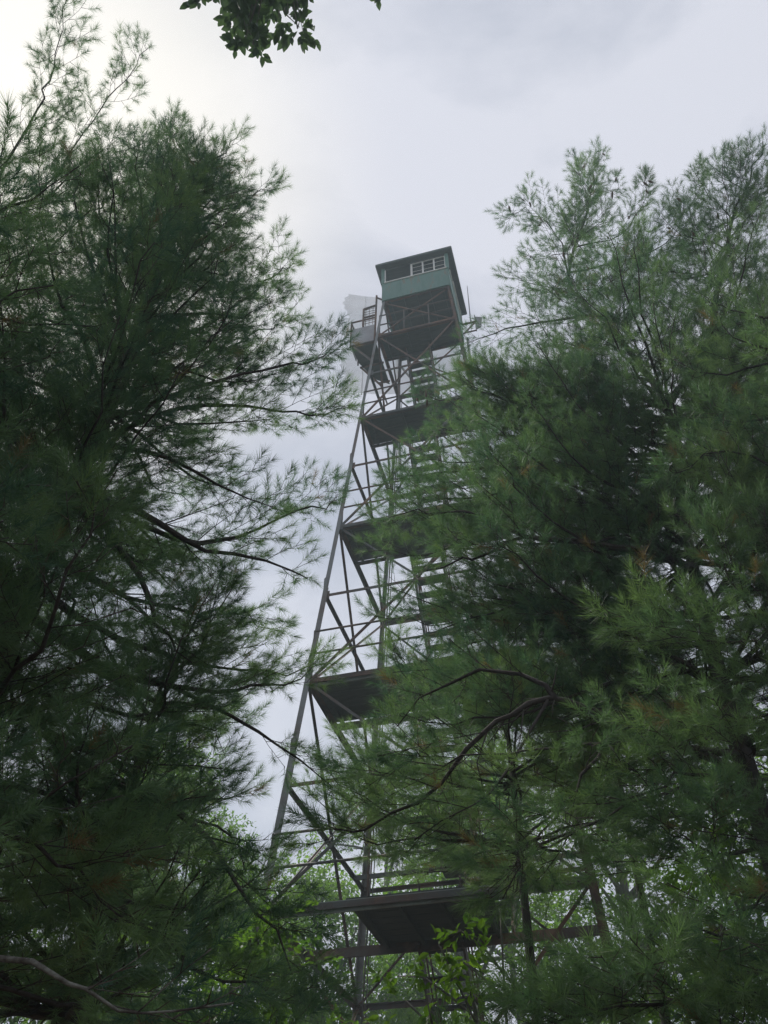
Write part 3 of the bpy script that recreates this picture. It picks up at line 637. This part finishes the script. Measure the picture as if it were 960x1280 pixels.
    t.extra.append(t.limb([(3.42, 6.11, 9.77), (3.98, 5.76, 10.49), (4.64, 5.24, 12.33), (4.93, 4.97, 12.97), (5.36, 4.50, 13.79)], .08, f0=.15, smax=.8, snap=False))
    for e, nn in zip(t.extra, (26, 34)):
        e = [Vector(p) for p in e]; mono = [e[0]] + [q for p, q in zip(e, e[1:]) if q.z > p.z]
        t.auto(mono, mono[0].z + 0.4, mono[-1].z - 0.5, nn, lambda u: 1.25 - 0.7 * u, r0=0.025, f0=0.15, smax=.6, rise=(0.3, 0.8), tier=0.45)
    for pts, r, f in H: t.limb(pts, r, f0=f, snap=pts[0] not in OFF)

    for pts, r, f in [([(4.35, 5.49, 11.54), (4.40, 5.57, 12.84), (4.68, 5.48, 13.95), (4.97, 5.35, 14.69)], .02, .2), ([(4.03, 5.72, 10.57), (4.42, 5.30, 10.61), (4.79, 4.83, 10.71)], .03, .2),
                      ([(4.67, 5.22, 12.35), (5.02, 4.87, 12.58), (5.33, 4.53, 12.40)], .02, .2), ([(3.88, 5.83, 10.37), (4.00, 5.50, 9.39), (4.22, 5.07, 8.64)], .03, .2), ([(4.45, 5.40, 11.81), (4.05, 5.58, 11.94), (3.76, 5.67, 12.45)], .02, .2)]:
        t.limb(pts, r, f0=f, smax=.7)
    t.reach([(0.00, 6.90, 9.07), (-0.14, 7.20, 8.84), (-0.17, 7.00, 8.10), (0.04, 6.60, 7.24), (0.28, 7.29, 10.08), (0.63, 6.77, 10.10), (0.39, 6.89, 7.15), (-0.10, 7.40, 7.51), (0.35, 6.39, 8.15), (0.62, 5.97, 7.15), (1.07, 5.90, 8.65),
             (0.90, 6.84, 10.98), (1.24, 6.18, 10.40), (1.25, 5.46, 7.63), (1.63, 7.42, 11.18), (0.72, 7.77, 10.03), (0.79, 6.35, 6.96), (0.61, 7.78, 8.98), (1.82, 5.93, 10.38), (0.13, 6.40, 6.14), (0.54, 6.08, 5.74), (1.29, 6.68, 8.43), (2.37, 6.37, 11.63)],
            f0=0.14, smax=1.2, dens=1.0)
    t.auto(tE[:5], 3.4, 10.0, 130, lambda u: 2.9 - 0.8 * u, f0=0.15, avoid=lambda az, z, e: math.hypot(e.x, e.y) < 4.95 or e.x < (2.6 if z < 5.2 else 0.5 if z < 9.6 else 1.9))
    rt = t.finish('pine_tree', 'tall forked white pine right of the tower with two pointed tops', 'pine tree', G, tE, 0.15, SH_NEAR, 4)
    hi = [p for p in t.sp if p[2] > 12.6 and p[0] < 4.6]; cones(rt, t.r.sample(hi, min(60, len(hi))))
    # near pine at the right edge with long light needles
    tF = [(3.75, 4.0, -0.2), (3.7, 4.05, 3), (3.8, 4.0, 6), (3.75, 4.05, 8.6)]
    t = Tree(6, (tF[0][0], tF[0][1], 0), tF)
    H = [([(2.77, 4.52, 4.97), (2.45, 4.36, 5.26), (2.36, 4.30, 5.57), (2.36, 4.29, 5.89)], .025, .25),
         ([(2.72, 4.55, 4.80), (2.35, 4.30, 4.87), (1.94, 4.28, 4.86), (1.62, 4.31, 5.02)], .03, .3),
         ([(3.20, 4.23, 6.24), (2.88, 4.21, 6.59), (2.56, 4.29, 6.70), (2.31, 4.44, 6.57)], .03, .3),
         ([(2.29, 4.67, 3.39), (1.93, 4.40, 3.21), (1.61, 4.20, 3.06), (1.26, 4.11, 2.91)], .035, .55),
         ([(2.55, 4.65, 4.11), (1.99, 4.58, 4.08), (1.66, 4.61, 4.05), (1.31, 4.72, 3.90)], .035, .3),
         ([(2.44, 4.71, 3.74), (1.87, 4.64, 3.62), (1.74, 4.58, 3.67), (1.59, 4.63, 3.76)], .03, .35),
         ([(2.19, 4.72, 3.06), (1.49, 4.35, 2.85), (1.08, 4.16, 2.72), (0.75, 4.13, 2.64)], .03, .35),
         ([(2.68, 4.57, 4.51), (2.21, 4.59, 4.47), (1.93, 4.72, 4.61)], .03, .3),
         ([(3.00, 4.37, 5.56), (2.73, 4.43, 6.10), (2.63, 4.49, 6.53), (2.66, 4.47, 7.12)], .03, .3)]
    for pts, r, f in H: t.limb(pts, r, f0=f, sc=1.1)
    t.auto(tF, 2.3, 8.3, 64, lambda u: 2.0 - 1.1 * u, avoid=lambda az, z, e: e.x < (3.1 if z < 5 else 2.3))
    t.reach([(0.92, 4.41, 2.76), (1.40, 4.70, 2.91), (1.58, 4.43, 2.82), (1.85, 4.64, 3.12), (1.94, 4.61, 3.43), (1.77, 4.46, 3.72)], drop=0.5, f0=0.25, r0=0.03, smax=1.0)
    t.finish('pine_tree', 'near white pine at the right edge with long pale green needles', 'pine tree', G, tF, 0.14, SH_NEAR, 5, tint=(0.2, 1.2))
    # thin young pine low in front of the tower
    tG = [(1.32, 7.6, -0.2), (1.27, 7.6, 3), (1.3, 7.62, 6.0), (1.27, 7.6, 7.0)]
    t = Tree(7, (tG[0][0], tG[0][1], 0), tG)
    t.auto(tG, 4.6, 6.9, 46, lambda u: 2.1 - 1.2 * u, r0=0.035, f0=0.2, dens=0.9)
    t.finish('pine_tree', 'slim young pine standing low in front of the tower legs', 'pine tree', G, tG, 0.06, SH_NEAR, 6, tint=(0.4, 1.3))
    tH = [(2.75, 8.9, -0.2), (2.7, 8.9, 3), (2.75, 8.92, 6.6), (2.72, 8.9, 7.7)]
    t = Tree(8, (tH[0][0], tH[0][1], 0), tH)
    t.auto(tH, 6.1, 7.6, 24, lambda u: 2.0 - 1.1 * u, r0=0.035, f0=0.2, dens=0.9)
    t.finish('pine_tree', 'light green young pine beside the right front leg of the tower', 'pine tree', G, tH, 0.07, SH_NEAR, 7, tint=(0.45, 1.3))
    for i, (x, y, h, lab) in enumerate([(-0.75, 4.5, 2.5, 'low young pine at the bottom left of centre'), (0.35, 4.2, 2.4, 'low young pine at the bottom centre beside the sapling'), (1.75, 4.4, 2.5, 'low young pine at the bottom right of the sapling')]):
        tJ = [(x, y, -0.2), (x + .03, y, 1.6), (x, y + .02, h)]
        t = Tree(20 + i, (x, y, 0), tJ)
        t.auto(tJ, 1.4, h - .1, 24, lambda u: 1.15 - 0.75 * u, r0=0.02, f0=0.15, smax=.6, tier=0.3); t.limb(tJ[1:], .012, f0=.4, smax=.3, snap=False)
        t.finish('young_pine', lab, 'young pine', 'low young pines in the foreground', tJ, 0.035, SH_NEAR, 30 + i, tint=(0.2, 1.0))
    tI = [(-2.9, 11.2, -0.2), (-2.85, 11.2, 4), (-2.9, 11.2, 8.0)]
    t = Tree(9, (tI[0][0], tI[0][1], 0), tI)
    t.auto(tI, 2.6, 7.9, 56, lambda u: 1.35 - 0.9 * u, r0=0.035, f0=0.2, dens=0.8)
    t.finish('pine_tree', 'small pine standing left of the left front leg of the tower', 'pine tree', G, tI, 0.08, SH_NEAR, 8, tint=(0.35, 1.2))

# ---------------------------------------------------------------- broadleaf trees
def leaf_template(k, seed, L_=0.09, W_=0.045):
    """one leaf = two bent quads folded along the midrib, eight corners"""
    h = [(0, 0, 0), (W_*0.42, L_*0.28, 0.006), (W_*0.5, L_*0.55, 0.006), (W_*0.22, L_*0.85, 0.001), (0, L_*1.0, -0.006)]
    tri = []
    mid = (0, L_ * 0.5, -0.002)
    rim = [(0, 0, 0)] + [(x, y, z) for x, y, z in h[1:]] + [(-x, y, z) for x, y, z in h[3:0:-1]]
    for a, b in zip(rim, rim[1:] + rim[:1]): tri += [mid, a, b]
    return np.array(tri)
LEAF = leaf_template(1, 0)
def cloud_leaves(pos, dirs, sc, rs, template=LEAF, level=0.45):
    k = len(pos); a = np.cross(dirs, rs.randn(k, 3)); a /= np.linalg.norm(a, axis=1)[:, None]
    # leaves hold their blades roughly level
    up = np.array([0, 0, 1.0]) + rs.randn(k, 3) * level; x = np.cross(dirs, up); x /= np.linalg.norm(x, axis=1)[:, None] + 1e-9; z = np.cross(x, dirs)
    Mx = np.stack([x, dirs, z], 2) * sc[:, None, None]
    V = np.einsum('kij,nj->kni', Mx, template) + pos[:, None, :]
    return V.reshape(-1, 3), V.shape[1]
def broadleaf(name, label, cat, group, base, trunk, rad, clumps, nleaf, seed, lsc=1.0, m='leaf', twigs=True, bark='greybark', spray=0.30, limb_r=None, level=0.45):
    """clumps: (centre, radius); limbs run from the trunk to each clump, leaves sit on sprays inside it"""
    rnd = random.Random(seed); rs = np.random.RandomState(seed)
    B = Vector(base); root = empty(name, B); tag(root, label, cat, group)
    tp = catmull([Vector(p) for p in trunk], 12); n = len(tp)
    mm = MB(); mm.tube([p - B for p in tp], [rad * (1 - 0.8 * i / (n - 1)) for i in range(n)], 10); mm.build('trunk', M[bark], root, True)
    pos = []; dr = []; tint = []
    tot = sum(r ** 2 for c, r in clumps)
    for c, r in clumps:
        c = Vector(c); lower = [p for p in tp if p.z < c.z - 0.2] or [tp[0]]; s0 = lower[-1 - rnd.randint(0, min(2, len(lower) - 1))]
        mid = s0.lerp(c, 0.5) + Vector((rnd.gauss(0, .1), rnd.gauss(0, .1), rnd.uniform(0, 0.15))) * (c - s0).length * 0.5
        mb = MB(); cc = catmull([s0, mid, c], 7); mb.tube([p - B for p in cc], [max(0.006, (limb_r or rad * 0.4) * (1 - 0.8 * i / 7)) for i in range(8)], 6)
        ns = max(4, int(nleaf * r * r / tot / 9)); tv = rnd.gauss(0, 0.12)
        for _ in range(ns):
            d = Vector(rs.randn(3)); d.normalize(); d.z *= 0.75; q = c + d * r * (rnd.random() ** 0.45) * rnd.uniform(0.8, 1.12)
            if _ % 3 == 0 and twigs: mb.tube([cc[5 if rnd.random() < .5 else 7] - B, q - B], [0.008, 0.003], 3)
            sd2 = (d + Vector(rs.randn(3)) * 0.6).normalized()
            tt = 0.42 + tv + rnd.gauss(0, 0.15)
            for j in range(9):
                f = j / 8; dd = (sd2 + Vector(rs.randn(3)) * 0.75); dd.z -= 0.25; dd.normalize()
                pos.append(tuple(q + sd2 * f * spray + Vector(rs.randn(3)) * 0.03 * spray / 0.3 - B)); dr.append(tuple(dd)); tint.append(tt + rnd.gauss(0, 0.06))
        mb.build('branch', M[bark], root, True)
    pos = np.array(pos); dr = np.array(dr); V, nv = cloud_leaves(pos, dr, lsc * rs.uniform(0.7, 1.15, len(pos)), rs, level=level)
    tri_mesh('crown', V, np.clip(np.repeat(np.array(tint), nv), 0, 1), M[m], root)
    return root
def crown_clumps(cx, cy, z0, z1, rmax, n, seed, rr=(0.7, 1.3)):
    rnd = random.Random(seed); o = []
    for i in range(n):
        t = (i + rnd.random()) / n; z = z0 + (z1 - z0) * t; a = rnd.uniform(0, 6.28); r = rmax * math.sqrt(max(0.05, 1 - (2 * t - 0.8) ** 2 * 0.75)) * rnd.uniform(0.35, 1)
        o.append(((cx + r * math.cos(a), cy + r * math.sin(a), z), rnd.uniform(*rr)))
    o.append(((cx, cy, z1), rr[0])); return o
def copy_tree(o, parent=None):
    c = o.copy(); C.objects.link(c); c.parent = parent
    for ch in list(o.children): copy_tree(ch, c)
    return c
def exec_foliage():
    pines()
    # overhead tree whose twig tips hang into the top of the picture
    cl = [((-1.39, 1.57, 9.13), .22), ((-1.46, 1.58, 8.86), .12), ((-1.13, 1.89, 9.82), .26), ((-1.19, 1.97, 9.36), .15), ((-0.98, 2.14, 10.55), .17), ((-1.13, 2.06, 9.26), .09), ((-0.85, 2.19, 10.28), .09), ((-1.20, 1.60, 9.53), .3), ((-0.16, 2.19, 11.76), .07), ((-0.98, 1.75, 10.54), .3)]
    cl2 = crown_clumps(-0.6, -3.4, 6.5, 12.5, 3.6, 34, 71, (0.6, 1.0))
    cl2 = [c for c in cl2 if c[0][1] < -0.6]
    broadleaf('broadleaf_tree', 'broadleaf tree standing over the viewpoint, its leafy twig tips hanging at the top', 'tree', None, (-0.6, -3.2, 0), [(-0.6, -3.2, -0.2), (-0.55, -3.0, 4), (-0.6, -2.2, 7.5), (-0.7, -0.6, 9.0), (-0.75, 0.7, 9.1)], 0.22, cl, 1350, 72, 1.15, 'leafdark', spray=0.12, limb_r=0.02, level=0.3)
    # background broadleaf trees beyond the tower
    G = 'broadleaf trees beyond the tower'
    spec = [(-5.5, 19, 12.5, 2.6, 'rounded leafy tree beyond the tower at the lower left'), (-1.6, 24, 11.5, 2.8, 'pale green leafy tree seen through the gap left of the tower legs'),
            (2.4, 25, 14.5, 3.0, 'leafy tree directly behind the lower tower'), (6.5, 22, 15.5, 3.0, 'tall leafy tree beyond the right tower leg'),
            (0.3, 31, 19, 3.4, 'tall leafy tree farthest behind the tower'), (4.6, 31, 20, 3.4, 'tall leafy tree farthest back to the right of the tower'), (-5.2, 28, 15, 3.2, 'leafy tree farthest back to the left of the tower'),
            (10.5, 17, 14, 3.0, 'leafy tree far right behind the pines'), (-9.5, 15, 13, 3.0, 'leafy tree far left behind the pines')]
    for i, (x, y, h, r, lab) in enumerate(spec):
        broadleaf('broadleaf_tree', lab, 'tree', G, (x, y, 0), [(x, y, -0.3), (x + .2, y, h * .3), (x - .1, y + .2, h * .65), (x, y, h * .9)], 0.2, crown_clumps(x, y, h * .30, h - .5, r, 30, 90 + i, (0.7, 1.3)), 24000, 100 + i, 1.45, 'leaf', spray=.45)
    broadleaf('sapling', 'bright yellow green young broadleaf tree left of the bottom landing', 'sapling', None, (-1.5, 9.2, 0), [(-1.5, 9.2, -0.05), (-1.45, 9.2, 1.6), (-1.5, 9.2, 3.2), (-1.48, 9.2, 4.4)], 0.035, crown_clumps(-1.5, 9.2, 2.6, 4.8, 1.1, 16, 131, (0.35, 0.6)), 3600, 132, 1.1, 'leaf', spray=.2)
    broadleaf('sapling', 'bright green young broadleaf tree behind the pine limbs at the lower right', 'sapling', None, (3.9, 9.4, 0), [(3.9, 9.4, -0.05), (3.85, 9.4, 2.6), (3.9, 9.4, 4.2), (3.9, 9.4, 6.0)], 0.04, crown_clumps(3.8, 9.4, 3.8, 6.6, 0.9, 14, 133, (0.35, 0.6)), 3200, 134, 1.1, 'leaf', spray=.2)
    sx, sy = 0.75, 5.4
    broadleaf('sapling', 'bright green broadleaf sapling low in front of the bottom landing', 'sapling', None, (sx, sy, 0), [(sx, sy, -0.05), (sx + .03, sy, 1.6), (sx - .02, sy, 2.8), (sx, sy, 3.6)], 0.022,
              [((0.36, 5.39, 3.38), .2), ((0.50, 5.38, 3.28), .25), ((0.26, 5.39, 3.20), .25), ((0.54, 5.47, 3.14), .3), ((0.34, 5.39, 3.03), .3), ((0.15, 5.30, 3.05), .2), ((0.49, 5.38, 3.46), .10)], 260, 120, 0.85, 'leaf', spray=.16)

exec_foliage()

# ---------------------------------------------------------------- haze volume added to imitate the pale veil of lens flare
hb = MB(); hb.box((-60, -45, -9), (60, 75, 33))
hm = bpy.data.materials.new('veil_haze'); hm.use_nodes = True; ht = hm.node_tree; ht.nodes.clear()
ho = ht.nodes.new('ShaderNodeOutputMaterial'); hv = ht.nodes.new('ShaderNodeVolumePrincipled')
hv.inputs['Color'].default_value = (0.72, 0.88, 0.95, 1); hv.inputs['Density'].default_value = 0.0034; hv.inputs['Anisotropy'].default_value = 0.3
ht.links.new(hv.outputs[0], ho.inputs['Volume'])
tag(hb.build('veil_haze', hm), kind='stuff')
